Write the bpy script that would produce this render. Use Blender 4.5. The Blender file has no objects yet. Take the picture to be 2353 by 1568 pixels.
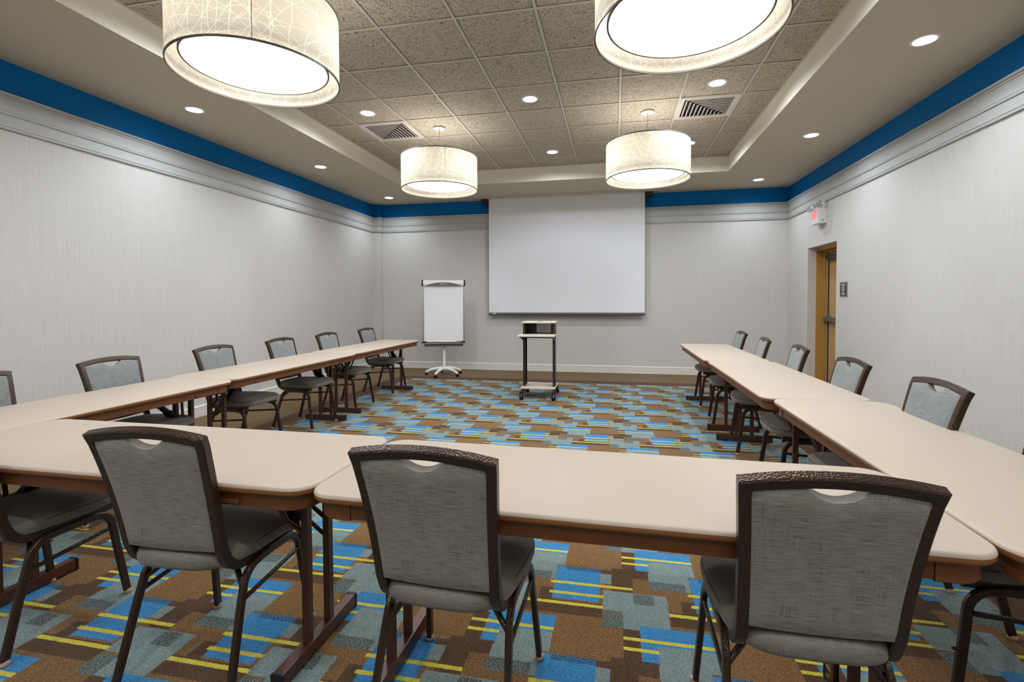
import bpy, bmesh, math, random
from mathutils import Vector, Matrix
random.seed(7)
scene = bpy.context.scene
COL = scene.collection

# ------------------------------------------------------------------ camera
F_PX, CX, CY, W, H = 1113.137, 1190.609, 720.840, 2353.0, 1568.0
YAW, PITCH, ROLL, EYE = -0.1976, 0.0273, -0.0039, 1.3082
_F = Vector((math.sin(YAW) * math.cos(PITCH), math.cos(YAW) * math.cos(PITCH), -math.sin(PITCH)))
_R = Vector((math.cos(YAW), -math.sin(YAW), 0))
_U = _R.cross(_F)
_R2 = _R * math.cos(ROLL) + _U * math.sin(ROLL)
_U2 = _U * math.cos(ROLL) - _R * math.sin(ROLL)
cam_data = bpy.data.cameras.new('camera')
cam = bpy.data.objects.new('camera', cam_data)
COL.objects.link(cam)
cam.matrix_world = Matrix(((_R2.x, _U2.x, -_F.x, 0), (_R2.y, _U2.y, -_F.y, 0), (_R2.z, _U2.z, -_F.z, EYE), (0, 0, 0, 1)))
cam_data.sensor_fit = 'HORIZONTAL'
cam_data.sensor_width = 36.0
cam_data.lens = F_PX * 36.0 / W
cam_data.shift_x = (W / 2 - CX) / W
cam_data.shift_y = (CY - H / 2) / W
cam_data.clip_start = 0.05
scene.camera = cam

# ------------------------------------------------------------------ world, view
world = bpy.data.worlds.new('world')
scene.world = world
world.use_nodes = True
world.node_tree.nodes['Background'].inputs[0].default_value = (0.5, 0.5, 0.5, 1)
world.node_tree.nodes['Background'].inputs[1].default_value = 0.1
vs = scene.view_settings
vs.view_transform = 'Standard'
vs.look = 'None'
vs.gamma = 1.0
vs.use_curve_mapping = False
vs.exposure = 1.47
scene.cycles.use_denoising = True
scene.cycles.max_bounces = 9
scene.cycles.diffuse_bounces = 6
scene.cycles.use_adaptive_sampling = True
scene.cycles.adaptive_threshold = 0.02
scene.cycles.sample_clamp_indirect = 6.0

DOWN_W = 17.5        # each recessed downlight in the soffit
DOWN_TILE_W = 29.0   # each recessed downlight in the hung tiles
PEND_IN_W = 3.6     # bulb inside each drum shade
PEND_LENS = 3.6      # glowing lower diffuser of each drum shade

# ------------------------------------------------------------------ room measures (metres)
XL, XR, YB, YN = -4.6273, 2.8278, 8.8216, -3.85
ZC, ZT = 3.176, 3.3917
SXL, SXR, SYB, SYN = -3.4047, 1.6168, 7.5664, -2.60
GX, GY, T = 0.0462, 4.697, 0.6096
ZTRIM0, ZTRIM1 = 2.644, 2.922
ZTAB = 0.722

# ------------------------------------------------------------------ material helpers
def lin(c):
    return tuple(((v / 255.0) / 12.92 if v <= 10.3 else ((v / 255.0 + 0.055) / 1.055) ** 2.4) for v in c) + (1.0,)

class Mat:
    def __init__(self, name):
        self.m = bpy.data.materials.new(name)
        self.m.use_nodes = True
        self.nt = self.m.node_tree
        self.b = self.nt.nodes['Principled BSDF']
        self.out = self.nt.nodes['Material Output']
    def n(self, typ, **kw):
        nd = self.nt.nodes.new(typ)
        for k, v in kw.items():
            setattr(nd, k, v)
        return nd
    def l(self, a, b):
        self.nt.links.new(a, b)
    def math(self, op, a, b=None, c=None, clamp=False):
        nd = self.n('ShaderNodeMath', operation=op, use_clamp=clamp)
        for i, v in enumerate((a, b, c)):
            if v is None:
                continue
            if isinstance(v, (int, float)):
                nd.inputs[i].default_value = v
            else:
                self.l(v, nd.inputs[i])
        return nd.outputs[0]
    def mix(self, fac, a, b, blend='MIX'):
        nd = self.n('ShaderNodeMix', data_type='RGBA', blend_type=blend)
        for s, v in ((nd.inputs[0], fac), (nd.inputs[6], a), (nd.inputs[7], b)):
            if isinstance(v, (int, float)):
                s.default_value = v
            elif isinstance(v, tuple):
                s.default_value = v
            else:
                self.l(v, s)
        return nd.outputs[2]
    def pos(self):
        return self.n('ShaderNodeNewGeometry').outputs['Position']
    def obj(self):
        return self.n('ShaderNodeTexCoord').outputs['Object']
    def sep(self, v):
        nd = self.n('ShaderNodeSeparateXYZ')
        self.l(v, nd.inputs[0])
        return nd.outputs
    def comb(self, x, y, z):
        nd = self.n('ShaderNodeCombineXYZ')
        for i, v in enumerate((x, y, z)):
            if isinstance(v, (int, float)):
                nd.inputs[i].default_value = v
            else:
                self.l(v, nd.inputs[i])
        return nd.outputs[0]
    def noise(self, vec, scale, detail=2.0, rough=0.5, dist=0.0):
        nd = self.n('ShaderNodeTexNoise')
        nd.inputs['Scale'].default_value = scale
        nd.inputs['Detail'].default_value = detail
        nd.inputs['Roughness'].default_value = rough
        nd.inputs['Distortion'].default_value = dist
        self.l(vec, nd.inputs['Vector'])
        return nd.outputs['Fac']
    def voro(self, vec, scale, feature='F1', rnd=1.0):
        nd = self.n('ShaderNodeTexVoronoi', feature=feature)
        nd.inputs['Scale'].default_value = scale
        nd.inputs['Randomness'].default_value = rnd
        self.l(vec, nd.inputs['Vector'])
        return nd.outputs['Distance']
    def ramp(self, fac, lo, hi, a=0.0, b=1.0):
        nd = self.n('ShaderNodeMapRange', clamp=True)
        self.l(fac, nd.inputs[0])
        for i, v in enumerate((lo, hi, a, b)):
            nd.inputs[i + 1].default_value = v
        return nd.outputs[0]
    def bump(self, h, strength, dist=0.002):
        nd = self.n('ShaderNodeBump')
        nd.inputs['Strength'].default_value = strength
        nd.inputs['Distance'].default_value = dist
        self.l(h, nd.inputs['Height'])
        self.l(nd.outputs[0], self.b.inputs['Normal'])
    def set(self, color=None, rough=0.5, metal=0.0, spec=0.5):
        if color is not None:
            if isinstance(color, tuple):
                self.b.inputs['Base Color'].default_value = color
            else:
                self.l(color, self.b.inputs['Base Color'])
        self.b.inputs['Roughness'].default_value = rough
        self.b.inputs['Metallic'].default_value = metal
        self.b.inputs['Specular IOR Level'].default_value = spec
        return self

MATS = {}
def simple(name, rgb, rough=0.5, metal=0.0, spec=0.5, var=0.06, scale=30.0):
    m = Mat(name)
    nz = m.noise(m.obj(), scale, 3.0)
    c = lin(rgb)
    lo = tuple(v * (1 - var) for v in c[:3]) + (1,)
    hi = tuple(min(1, v * (1 + var)) for v in c[:3]) + (1,)
    m.set(m.mix(nz, lo, hi), rough, metal, spec)
    MATS[name] = m.m
    return m

# plain paints, plastics and metals
simple('skirt_paint', (226, 221, 214), 0.45, var=0.02)
simple('trim_paint', (186, 186, 184), 0.45, var=0.02)
simple('soffit_paint', (200, 190, 170), 0.8, var=0.02, scale=2)
simple('tray_paint', (240, 233, 218), 0.8, var=0.02, scale=2)
simple('grid_paint', (204, 196, 182), 0.6, var=0.02)
simple('white_plastic', (232, 230, 226), 0.4, var=0.02)
simple('grey_plastic', (92, 94, 98), 0.45)
simple('black_plastic', (22, 21, 21), 0.4)
simple('rubber', (18, 18, 19), 0.6)
simple('aluminium', (160, 163, 168), 0.32, metal=0.9)
simple('chrome', (205, 205, 208), 0.15, metal=1.0)
simple('canopy_paint', (205, 205, 205), 0.5, var=0.02)
simple('cord_grey', (150, 150, 150), 0.5)
simple('cart_laminate', (222, 210, 196), 0.4, var=0.03)
simple('cart_steel', (52, 40, 34), 0.4, metal=0.25)
simple('board_white', (232, 232, 230), 0.18, var=0.01)
simple('screen_white', (236, 236, 240), 0.85, var=0.01, scale=3)
simple('door_tan', (178, 134, 66), 0.5, var=0.05, scale=6)
simple('door_leaf_tan', (186, 150, 98), 0.5, var=0.05, scale=6)
simple('push_bar_metal', (112, 108, 104), 0.4, metal=0.6)
simple('frame_edge', (150, 146, 140), 0.5)
simple('sign_black', (44, 44, 46), 0.5)
simple('sign_rim', (126, 122, 120), 0.5)
simple('sign_white', (235, 235, 232), 0.5)
simple('glide_pad', (196, 160, 140), 0.35)
simple('table_brown', (112, 66, 34), 0.45, spec=0.4, var=0.10, scale=12)
simple('table_edge', (150, 96, 54), 0.4, spec=0.4, var=0.06, scale=12)
simple('leg_brown', (84, 50, 36), 0.35, metal=0.2, var=0.08)
simple('vent_paint', (214, 206, 200), 0.5, var=0.02)
simple('vent_dark', (22, 20, 20), 0.9)
simple('shade_rim', (92, 84, 74), 0.5, metal=0.2)

def emit(name, rgb, strength):
    m = Mat(name)
    m.b.inputs['Base Color'].default_value = (0.8, 0.8, 0.8, 1)
    m.b.inputs['Emission Color'].default_value = lin(rgb)
    m.b.inputs['Emission Strength'].default_value = strength
    MATS[name] = m.m
emit('pendant_lens', (255, 250, 243), PEND_LENS)
emit('downlight_lens', (244, 250, 255), 5.0)
MATS['downlight_lens'].cycles.emission_sampling = 'NONE'
emit('exit_red', (255, 44, 50), 0.42)
MATS['exit_red'].node_tree.nodes['Principled BSDF'].inputs['Base Color'].default_value = lin((190, 30, 34))

# clear lamp-head lens
m = Mat('lamp_head_glass')
m.set(lin((225, 228, 228)), 0.12)
m.b.inputs['Transmission Weight'].default_value = 0.75
m.bump(m.voro(m.obj(), 90.0), 0.4, 0.002)
MATS['lamp_head_glass'] = m.m

# table laminate
m = Mat('table_laminate')
nz = m.noise(m.pos(), 900.0, 2.0)
m.set(m.mix(nz, lin((184, 168, 152)), lin((196, 181, 165))), 0.5, 0.0, 0.3)
MATS['table_laminate'] = m.m

# wallpaper: fine broken vertical threads
m = Mat('wallpaper')
s = m.sep(m.pos())
run = m.math('ADD', s[0], s[1])
thread = m.noise(m.comb(m.math('MULTIPLY', run, 210.0), m.math('MULTIPLY', s[2], 2.5), 0.0), 1.0, 2.0)
weft = m.noise(m.comb(m.math('MULTIPLY', run, 7.0), m.math('MULTIPLY', s[2], 240.0), 0.0), 1.0, 1.0)
lane = m.math('PINGPONG', m.math('ADD', run, 20.0), 0.0475)
line = m.ramp(lane, 0.0, 0.004, 1.0, 0.0)
brk = m.ramp(m.noise(m.comb(m.math('MULTIPLY', run, 9.0), m.math('MULTIPLY', s[2], 9.0), 3.0), 1.0, 1.0), 0.42, 0.6)
c = m.mix(m.ramp(thread, 0.3, 0.7), lin((201, 196, 191)), lin((210, 206, 202)))
c = m.mix(m.ramp(weft, 0.35, 0.7, 0.0, 0.3), c, lin((214, 210, 206)))
c = m.mix(m.math('MULTIPLY', m.math('MULTIPLY', line, brk), 0.3), c, lin((168, 159, 150)))
m.set(c, 0.65, 0.0, 0.3)
m.bump(thread, 0.06, 0.001)
MATS['wallpaper'] = m.m

# blue paint
m = Mat('blue_paint')
nz = m.noise(m.pos(), 3.0, 2.0)
m.set(m.mix(nz, lin((0, 106, 174)), lin((0, 114, 184))), 0.5, 0.0, 0.14)
MATS['blue_paint'] = m.m

# fissured ceiling tile
m = Mat('fissured_tile')
p = m.pos()
n1 = m.noise(p, 62.0, 3.0, 0.55, 1.6)
n2 = m.noise(p, 150.0, 2.0, 0.6, 0.8)
worm = m.ramp(n1, 0.34, 0.47)
pit = m.ramp(n2, 0.30, 0.42)
hgt = m.math('MULTIPLY', worm, pit)
c = m.mix(hgt, lin((120, 110, 96)), lin((208, 197, 180)))
m.set(c, 0.95, 0.0, 0.1)
m.bump(hgt, 0.7, 0.006)
MATS['fissured_tile'] = m.m

# carpet
m = Mat('carpet')
p = m.pos()
s = m.sep(p)
jit = m.n('ShaderNodeTexNoise')
jit.inputs['Scale'].default_value = 260.0
jit.inputs['Detail'].default_value = 1.0
m.l(p, jit.inputs['Vector'])
js = m.n('ShaderNodeSeparateColor')
m.l(jit.outputs['Color'], js.inputs[0])
px = m.math('ADD', s[0], m.math('MULTIPLY', m.math('SUBTRACT', js.outputs[0], 0.5), 0.010))
py = m.math('ADD', s[1], m.math('MULTIPLY', m.math('SUBTRACT', js.outputs[1], 0.5), 0.008))
PX0, PY0, PW, PH = -0.39, 1.70, 0.6096, 0.600
u = m.math('MODULO', m.math('ADD', px, -PX0 + PW * 20), PW)
v = m.math('MODULO', m.math('ADD', py, -PY0 + PH * 20), PH)
yarn = m.noise(m.comb(m.math('MULTIPLY', s[0], 0.6), s[1], 0.0), 175.0, 3.0, 0.75)
tone = m.noise(p, 26.0, 3.0, 0.6)
fine = m.ramp(yarn, 0.30, 0.70)
def yarncol(lo, hi):
    return m.mix(fine, lin(lo), lin(hi))
BROWN = yarncol((70, 46, 22), (152, 114, 70))
DARK = yarncol((40, 26, 16), (104, 76, 50))
BLUE = yarncol((16, 88, 140), (76, 154, 206))
GREY = yarncol((82, 100, 102), (146, 162, 158))
YEL = yarncol((176, 156, 30), (228, 212, 84))
speck = m.ramp(m.noise(p, 240.0, 1.0), 0.46, 0.54)
SPECK = m.mix(speck, lin((46, 40, 32)), GREY)
BSPECK = m.mix(speck, lin((40, 42, 44)), BLUE)
def rectmask(x0, x1, y0, y1):
    tot = None
    for ax in (-1, 0, 1):
        for ay in (-1, 0, 1):
            a0, a1 = x0 - PX0 + ax * PW, x1 - PX0 + ax * PW
            b0, b1 = y0 - PY0 + ay * PH, y1 - PY0 + ay * PH
            if a1 <= 0.001 or a0 >= PW - 0.001 or b1 <= 0.001 or b0 >= PH - 0.001:
                continue
            mu = m.math('COMPARE', u, (a0 + a1) / 2, (a1 - a0) / 2)
            mv = m.math('COMPARE', v, (b0 + b1) / 2, (b1 - b0) / 2)
            k = m.math('MULTIPLY', mu, mv)
            tot = k if tot is None else m.math('MAXIMUM', tot, k)
    return tot
c = BROWN
LAYERS = [
    (DARK, 0.033, 0.097, 1.77, 1.94), (DARK, -0.015, 0.16, 2.30, 2.372), (DARK, -0.015, 0.081, 2.185, 2.31),
    (DARK, 0.033, 0.16, 2.30, 2.372), (DARK, -0.386, -0.05, 1.985, 2.075), (DARK, -0.069, 0.033, 1.71, 1.745),
    (DARK, -0.33, -0.27, 2.06, 2.16),
    (GREY, -0.05, 0.222, 2.043, 2.182), (GREY, 0.034, 0.218, 1.937, 2.045), (SPECK, -0.047, 0.034, 1.936, 2.033),
    (SPECK, 0.081, 0.166, 2.104, 2.178), (GREY, -0.066, -0.015, 2.235, 2.313),
    (GREY, 0.16, 0.37, 1.755, 1.865), (GREY, 0.155, 0.335, 1.632, 1.757), (SPECK, 0.155, 0.315, 1.630, 1.690),
    (BLUE, -0.273, -0.066, 2.087, 2.345), (BSPECK, -0.230, -0.066, 2.318, 2.348),
    (BLUE, 0.099, 0.372, 1.862, 1.965), (BLUE, 0.099, 0.16, 1.771, 1.865),
    (YEL, -0.292, 0.080, 2.201, 2.220), (YEL, -0.288, -0.049, 2.121, 2.140), (YEL, -0.386, -0.048, 2.047, 2.067),
    (YEL, 0.033, 0.372, 1.874, 1.892), (YEL, 0.033, 0.162, 1.818, 1.836),
]
for col, x0, x1, y0, y1 in LAYERS:
    c = m.mix(rectmask(x0, x1, y0, y1), c, col)
# plain borders along the walls
BX0, BX1, BY1, BW = -3.41, 1.60, 7.62, 0.265
def outside(d):
    a = m.math('LESS_THAN', px, BX0 - d)
    b = m.math('GREATER_THAN', px, BX1 + d)
    e = m.math('GREATER_THAN', py, BY1 + d)
    f = m.math('LESS_THAN', py, -2.65 - d)
    return m.math('MAXIMUM', m.math('MAXIMUM', a, b), m.math('MAXIMUM', e, f))
strie = m.noise(m.comb(m.math('MULTIPLY', s[0], 40.0), m.math('MULTIPLY', s[1], 160.0), 0.0), 1.0, 2.0)
TAN = m.mix(m.ramp(strie, 0.3, 0.7), yarncol((80, 60, 34), (126, 100, 64)), yarncol((94, 73, 45), (140, 113, 76)))
DKB = yarncol((62, 38, 22), (98, 66, 40))
c = m.mix(outside(0.0), c, DKB)
c = m.mix(outside(BW), c, TAN)
c = m.mix(0.55, c, m.mix(tone, (0.30, 0.30, 0.30, 1), (0.78, 0.78, 0.78, 1)), 'OVERLAY')
m.set(c, 0.95, 0.0, 0.1)
m.b.inputs['Sheen Weight'].default_value = 0.12
m.bump(yarn, 0.8, 0.005)
MATS['carpet'] = m.m

# woven chair fabric
def fabric(name, lo, hi, dark):
    m = Mat(name)
    s = m.sep(m.obj())
    b = m.math('ADD', s[1], s[2])
    hth = m.noise(m.comb(m.math('MULTIPLY', s[0], 20.0), m.math('MULTIPLY', b, 480.0), 0.0), 1.0, 2.0, 0.6)
    vth = m.noise(m.comb(m.math('MULTIPLY', s[0], 480.0), m.math('MULTIPLY', b, 20.0), 5.0), 1.0, 2.0, 0.6)
    patch = m.noise(m.comb(s[0], b, 1.0), 9.0, 2.0)
    c = m.mix(m.ramp(hth, 0.35, 0.65), lin(lo), lin(hi))
    c = m.mix(m.ramp(hth, 0.30, 0.40, 0.7, 0.0), c, lin(dark))
    c = m.mix(m.math('MULTIPLY', m.ramp(vth, 0.32, 0.44, 0.85, 0.0), m.ramp(patch, 0.38, 0.58)), c, lin(dark))
    m.set(c, 0.62, 0.0, 0.35)
    m.b.inputs['Sheen Weight'].default_value = 0.25
    m.bump(m.math('ADD', hth, vth), 0.25, 0.001)
    MATS[name] = m.m
fabric('chair_fabric', (120, 113, 101), (150, 144, 131), (80, 74, 64))
fabric('seat_fabric', (101, 94, 84), (123, 115, 104), (78, 72, 64))
fabric('chair_front_fabric', (106, 110, 109), (132, 137, 136), (86, 89, 88))
simple('piping_dark', (58, 54, 50), 0.6)

# hammered bronze powder coat
m = Mat('bronze_frame')
vo = m.voro(m.obj(), 190.0)
nz = m.noise(m.obj(), 420.0, 2.0)
m.set(m.mix(nz, lin((36, 22, 13)), lin((72, 48, 30))), 0.27, 0.25, 0.6)
m.bump(vo, 0.5, 0.002)
MATS['bronze_frame'] = m.m

# drum shade: translucent paper laminate with a straw-like scribble
m = Mat('shade_paper')
uv = m.n('ShaderNodeUVMap').outputs[0]
su = m.sep(uv)
lines = None
def wn(vec):
    nd = m.n('ShaderNodeTexWhiteNoise', noise_dimensions='3D')
    m.l(vec, nd.inputs['Vector'])
    return nd.outputs['Value']
for k, (ang, dens) in enumerate(((0.15, 17.0), (0.55, 15.0), (0.95, 14.0), (1.45, 12.0), (-0.25, 17.0), (-0.62, 15.0), (-1.05, 14.0), (-1.4, 11.0))):
    ca, sa = math.cos(ang), math.sin(ang)
    al = m.math('ADD', m.math('MULTIPLY', su[0], ca), m.math('MULTIPLY', su[1], sa))
    ac = m.math('SUBTRACT', m.math('MULTIPLY', su[1], ca), m.math('MULTIPLY', su[0], sa))
    wob = m.noise(m.comb(m.math('MULTIPLY', al, 2.6), m.math('MULTIPLY', ac, 2.0), k * 3.7), 1.0, 1.0)
    A = m.math('ADD', m.math('MULTIPLY', ac, dens), m.math('MULTIPLY', wob, 2.6))
    cell = m.math('FLOOR', A)
    fr = m.math('ABSOLUTE', m.math('SUBTRACT', m.math('FRACT', A), 0.5))
    rnd = wn(m.comb(cell, k * 1.3, 2.0))
    seg = m.math('FLOOR', m.math('ADD', m.math('MULTIPLY', al, 3.2), m.math('MULTIPLY', rnd, 9.0)))
    on = m.math('GREATER_THAN', wn(m.comb(cell, seg, k * 1.7)), 0.45)
    ln = m.math('MULTIPLY', m.ramp(fr, 0.015, 0.035, 1.0, 0.0), on)
    lines = ln if lines is None else m.math('MAXIMUM', lines, ln)
tr = m.n('ShaderNodeBsdfTranslucent')
m.l(m.mix(lines, lin((206, 196, 178)), lin((244, 236, 218))), tr.inputs[0])
df = m.n('ShaderNodeBsdfDiffuse')
m.l(m.mix(lines, lin((222, 214, 198)), lin((238, 232, 218))), df.inputs[0])
mx = m.n('ShaderNodeMixShader')
mx.inputs[0].default_value = 0.43
m.l(df.outputs[0], mx.inputs[1])
m.l(tr.outputs[0], mx.inputs[2])
m.l(mx.outputs[0], m.out.inputs[0])
MATS['shade_paper'] = m.m

# perforated steel back panel of the cart
m = Mat('perforated_steel')
s = m.sep(m.obj())
a = m.math('ADD', s[0], s[2]); b = m.math('SUBTRACT', s[0], s[2])
q = 0.016
fa = m.math('SUBTRACT', m.math('MODULO', m.math('ADD', a, 5.0), q), q / 2)
fb = m.math('SUBTRACT', m.math('MODULO', m.math('ADD', b, 5.0), q), q / 2)
rr = m.math('ADD', m.math('MULTIPLY', fa, fa), m.math('MULTIPLY', fb, fb))
hole = m.math('LESS_THAN', rr, (0.0052) ** 2)
m.set(lin((28, 25, 24)), 0.5, 0.2)
tp = m.n('ShaderNodeBsdfTransparent')
mx = m.n('ShaderNodeMixShader')
m.l(hole, mx.inputs[0]); m.l(m.b.outputs[0], mx.inputs[1]); m.l(tp.outputs[0], mx.inputs[2])
m.l(mx.outputs[0], m.out.inputs[0])
MATS['perforated_steel'] = m.m

# ------------------------------------------------------------------ geometry helpers
class G:
    """collects shapes into one mesh"""
    def __init__(self):
        self.v, self.f, self.mi, self.cur = [], [], [], 0
        self.uv = None
    def add(self, vs, fs):
        o = len(self.v)
        self.v += [tuple(p) for p in vs]
        self.f += [tuple(i + o for i in f) for f in fs]
        self.mi += [self.cur] * len(fs)
        return self
    def box(self, c, d, mat=None, bev=0.0):
        hx, hy, hz = d[0] / 2, d[1] / 2, d[2] / 2
        if bev > 0:
            bm = bmesh.new()
            bmesh.ops.create_cube(bm, size=1.0)
            bmesh.ops.scale(bm, vec=d, verts=bm.verts)
            bmesh.ops.bevel(bm, geom=bm.edges[:], offset=bev, segments=2, affect='EDGES', profile=0.7)
            vs = [v.co.copy() for v in bm.verts]
            bm.verts.index_update()
            fs = [[v.index for v in f.verts] for f in bm.faces]
            bm.free()
        else:
            vs = [Vector((sx * hx, sy * hy, sz * hz)) for sz in (-1, 1) for sy in (-1, 1) for sx in (-1, 1)]
            fs = [(0, 2, 3, 1), (4, 5, 7, 6), (0, 1, 5, 4), (2, 6, 7, 3), (0, 4, 6, 2), (1, 3, 7, 5)]
        if mat is not None:
            vs = [mat @ p for p in vs]
        return self.add([p + Vector(c) for p in vs], fs)
    def bx(self, x0, x1, y0, y1, z0, z1, bev=0.0):
        return self.box(((x0 + x1) / 2, (y0 + y1) / 2, (z0 + z1) / 2), (x1 - x0, y1 - y0, z1 - z0), None, bev)
    def quad(self, *p):
        return self.add(p, [tuple(range(len(p)))])
    def tube(self, pts, r, n=10, cap=True):
        pts = [Vector(p) for p in pts]
        rings, fs, vs = [], [], []
        prev = None
        for i, p in enumerate(pts):
            t = (pts[min(i + 1, len(pts) - 1)] - pts[max(i - 1, 0)]).normalized()
            if prev is None:
                a = t.orthogonal().normalized()
            else:
                a = (prev - t * prev.dot(t)).normalized()
            prev = a
            b = t.cross(a)
            rr = r[i] if isinstance(r, (list, tuple)) else r
            vs += [p + a * rr * math.cos(2 * math.pi * k / n) + b * rr * math.sin(2 * math.pi * k / n) for k in range(n)]
        for i in range(len(pts) - 1):
            for k in range(n):
                fs.append((i * n + k, i * n + (k + 1) % n, (i + 1) * n + (k + 1) % n, (i + 1) * n + k))
        if cap:
            fs.append(tuple(range(n - 1, -1, -1)))
            fs.append(tuple((len(pts) - 1) * n + k for k in range(n)))
        return self.add(vs, fs)
    def rectsweep(self, pts, normals, wd, dp, bev=0.003, closed=False):
        """rectangular section along pts; depth dp along normals, width wd across"""
        pts = [Vector(p) for p in pts]
        N = len(pts)
        prof = []
        a, b = wd / 2, dp / 2
        for sx, sy in ((1, 1), (-1, 1), (-1, -1), (1, -1)):
            if sx * sy > 0:
                prof += [(sx * a, sy * (b - bev)), (sx * (a - bev), sy * b)]
            else:
                prof += [(sx * (a - bev), sy * b), (sx * a, sy * (b - bev))]
        K = len(prof)
        vs, fs = [], []
        for i in range(N):
            if closed:
                t0 = (pts[i] - pts[i - 1]).normalized(); t1 = (pts[(i + 1) % N] - pts[i]).normalized()
            else:
                t0 = (pts[i] - pts[i - 1]).normalized() if i else None
                t1 = (pts[i + 1] - pts[i]).normalized() if i < N - 1 else None
                t0 = t0 or t1; t1 = t1 or t0
            t = (t0 + t1).normalized()
            n = Vector(normals[i]).normalized()
            n = (n - t * n.dot(t)).normalized()
            w = n.cross(t)
            # mitre
            cw = max(0.35, math.sqrt(max(0.0, (1 + t0.dot(t1)) / 2)))
            bend = (t1 - t0)
            sw = sn = 1.0
            if bend.length > 1e-4:
                bd = bend.normalized()
                if abs(bd.dot(w)) > abs(bd.dot(n)):
                    sw = 1 / cw
                else:
                    sn = 1 / cw
            vs += [pts[i] + w * (x * sw) + n * (y * sn) for x, y in prof]
        for i in range(N if closed else N - 1):
            j = (i + 1) % N
            for k in range(K):
                fs.append((i * K + k, i * K + (k + 1) % K, j * K + (k + 1) % K, j * K + k))
        if not closed:
            fs.append(tuple(range(K - 1, -1, -1)))
            fs.append(tuple((N - 1) * K + k for k in range(K)))
        return self.add(vs, fs)
    def lathe(self, prof, n=40, c=(0, 0, 0), closed=False):
        vs, fs = [], []
        for (r, z) in prof:
            vs += [(c[0] + r * math.cos(2 * math.pi * k / n), c[1] + r * math.sin(2 * math.pi * k / n), c[2] + z) for k in range(n)]
        P = len(prof)
        for i in range(P if closed else P - 1):
            j = (i + 1) % P
            for k in range(n):
                fs.append((i * n + k, i * n + (k + 1) % n, j * n + (k + 1) % n, j * n + k))
        return self.add(vs, fs)
    def rings(self, rings, cap0=True, cap1=True):
        """loft closed loops of equal length"""
        n = len(rings[0])
        vs = [p for r in rings for p in r]
        fs = []
        for i in range(len(rings) - 1):
            for k in range(n):
                fs.append((i * n + k, i * n + (k + 1) % n, (i + 1) * n + (k + 1) % n, (i + 1) * n + k))
        if cap0:
            fs.append(tuple(range(n - 1, -1, -1)))
        if cap1:
            fs.append(tuple((len(rings) - 1) * n + k for k in range(n)))
        return self.add(vs, fs)
    def prism(self, poly, axis, a, b):
        """extrude a 2D polygon along axis 'x','y' or 'z' from a to b"""
        def mk(p, t):
            return {'x': (t, p[0], p[1]), 'y': (p[0], t, p[1]), 'z': (p[0], p[1], t)}[axis]
        return self.rings([[mk(p, a) for p in poly], [mk(p, b) for p in poly]])
    def mesh(self, name, mats, smooth=False, fix=True):
        me = bpy.data.meshes.new(name)
        me.from_pydata(self.v, [], self.f)
        for k in (mats if isinstance(mats, (list, tuple)) else [mats]):
            me.materials.append(MATS[k])
        for i, pl in enumerate(me.polygons):
            pl.material_index = self.mi[i]
        if fix:
            bm = bmesh.new(); bm.from_mesh(me)
            bmesh.ops.recalc_face_normals(bm, faces=bm.faces)
            bm.to_mesh(me); bm.free()
        if smooth:
            ang = smooth if isinstance(smooth, float) else 0.7
            bm = bmesh.new(); bm.from_mesh(me)
            for f in bm.faces:
                f.smooth = True
            for e in bm.edges:
                if len(e.link_faces) == 2 and e.calc_face_angle(0) > ang:
                    e.smooth = False
            bm.to_mesh(me); bm.free()
        return me
    def build(self, name, mats, parent=None, smooth=False, fix=True):
        o = bpy.data.objects.new(name, self.mesh(name, mats, smooth, fix))
        COL.objects.link(o)
        if parent is not None:
            o.parent = parent
        return o

def link(name, me, parent=None, loc=None):
    o = bpy.data.objects.new(name, me)
    COL.objects.link(o)
    if parent is not None:
        o.parent = parent
    if loc is not None:
        o.location = loc
    return o
def tag(o, label, cat, group=None):
    o['label'] = label; o['category'] = cat
    if group:
        o['group'] = group
    return o
def thing(name, loc=(0, 0, 0), rz=0.0):
    o = bpy.data.objects.new(name, None)
    o.empty_display_size = 0.1
    COL.objects.link(o)
    o.location = loc; o.rotation_euler = (0, 0, rz)
    return o
def structure(o):
    o['kind'] = 'structure'
    return o
def copy_tree(o, parent=None):
    c = o.copy()
    COL.objects.link(c)
    if parent is not None:
        c.parent = parent
    for ch in list(o.children):
        copy_tree(ch, c)
    return c
def light(name, kind, energy, color, parent, loc, **kw):
    d = bpy.data.lights.new(name, kind)
    d.energy = energy; d.color = color
    for k, v in kw.items():
        setattr(d, k, v)
    o = bpy.data.objects.new(name, d)
    COL.objects.link(o)
    o.parent = parent; o.location = loc
    return o
def rrect(hx, hy, r, n=6):
    pts = []
    for cx, cy, a0 in ((hx - r, hy - r, 0), (-hx + r, hy - r, 90), (-hx + r, -hy + r, 180), (hx - r, -hy + r, 270)):
        for k in range(n + 1):
            a = math.radians(a0 + 90 * k / n)
            pts.append((cx + r * math.cos(a), cy + r * math.sin(a)))
    return pts
def text_mesh(body, size, depth, name, mat, align='CENTER', line=1.0):
    cu = bpy.data.curves.new(name, 'FONT')
    cu.body = body; cu.size = size; cu.extrude = depth; cu.align_x = align; cu.align_y = 'CENTER'
    cu.space_line = line
    tmp = bpy.data.objects.new(name, cu)
    COL.objects.link(tmp)
    dg = bpy.context.evaluated_depsgraph_get()
    me = bpy.data.meshes.new_from_object(tmp.evaluated_get(dg))
    bpy.data.objects.remove(tmp)
    bpy.data.curves.remove(cu)
    me.materials.clear(); me.materials.append(MATS[mat])
    return me

# ------------------------------------------------------------------ room shell
g = G(); g.bx(XL - 0.2, XR + 0.6, YN - 0.2, YB + 0.2, -0.1, 0.0)
structure(g.build('floor', 'carpet'))

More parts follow.
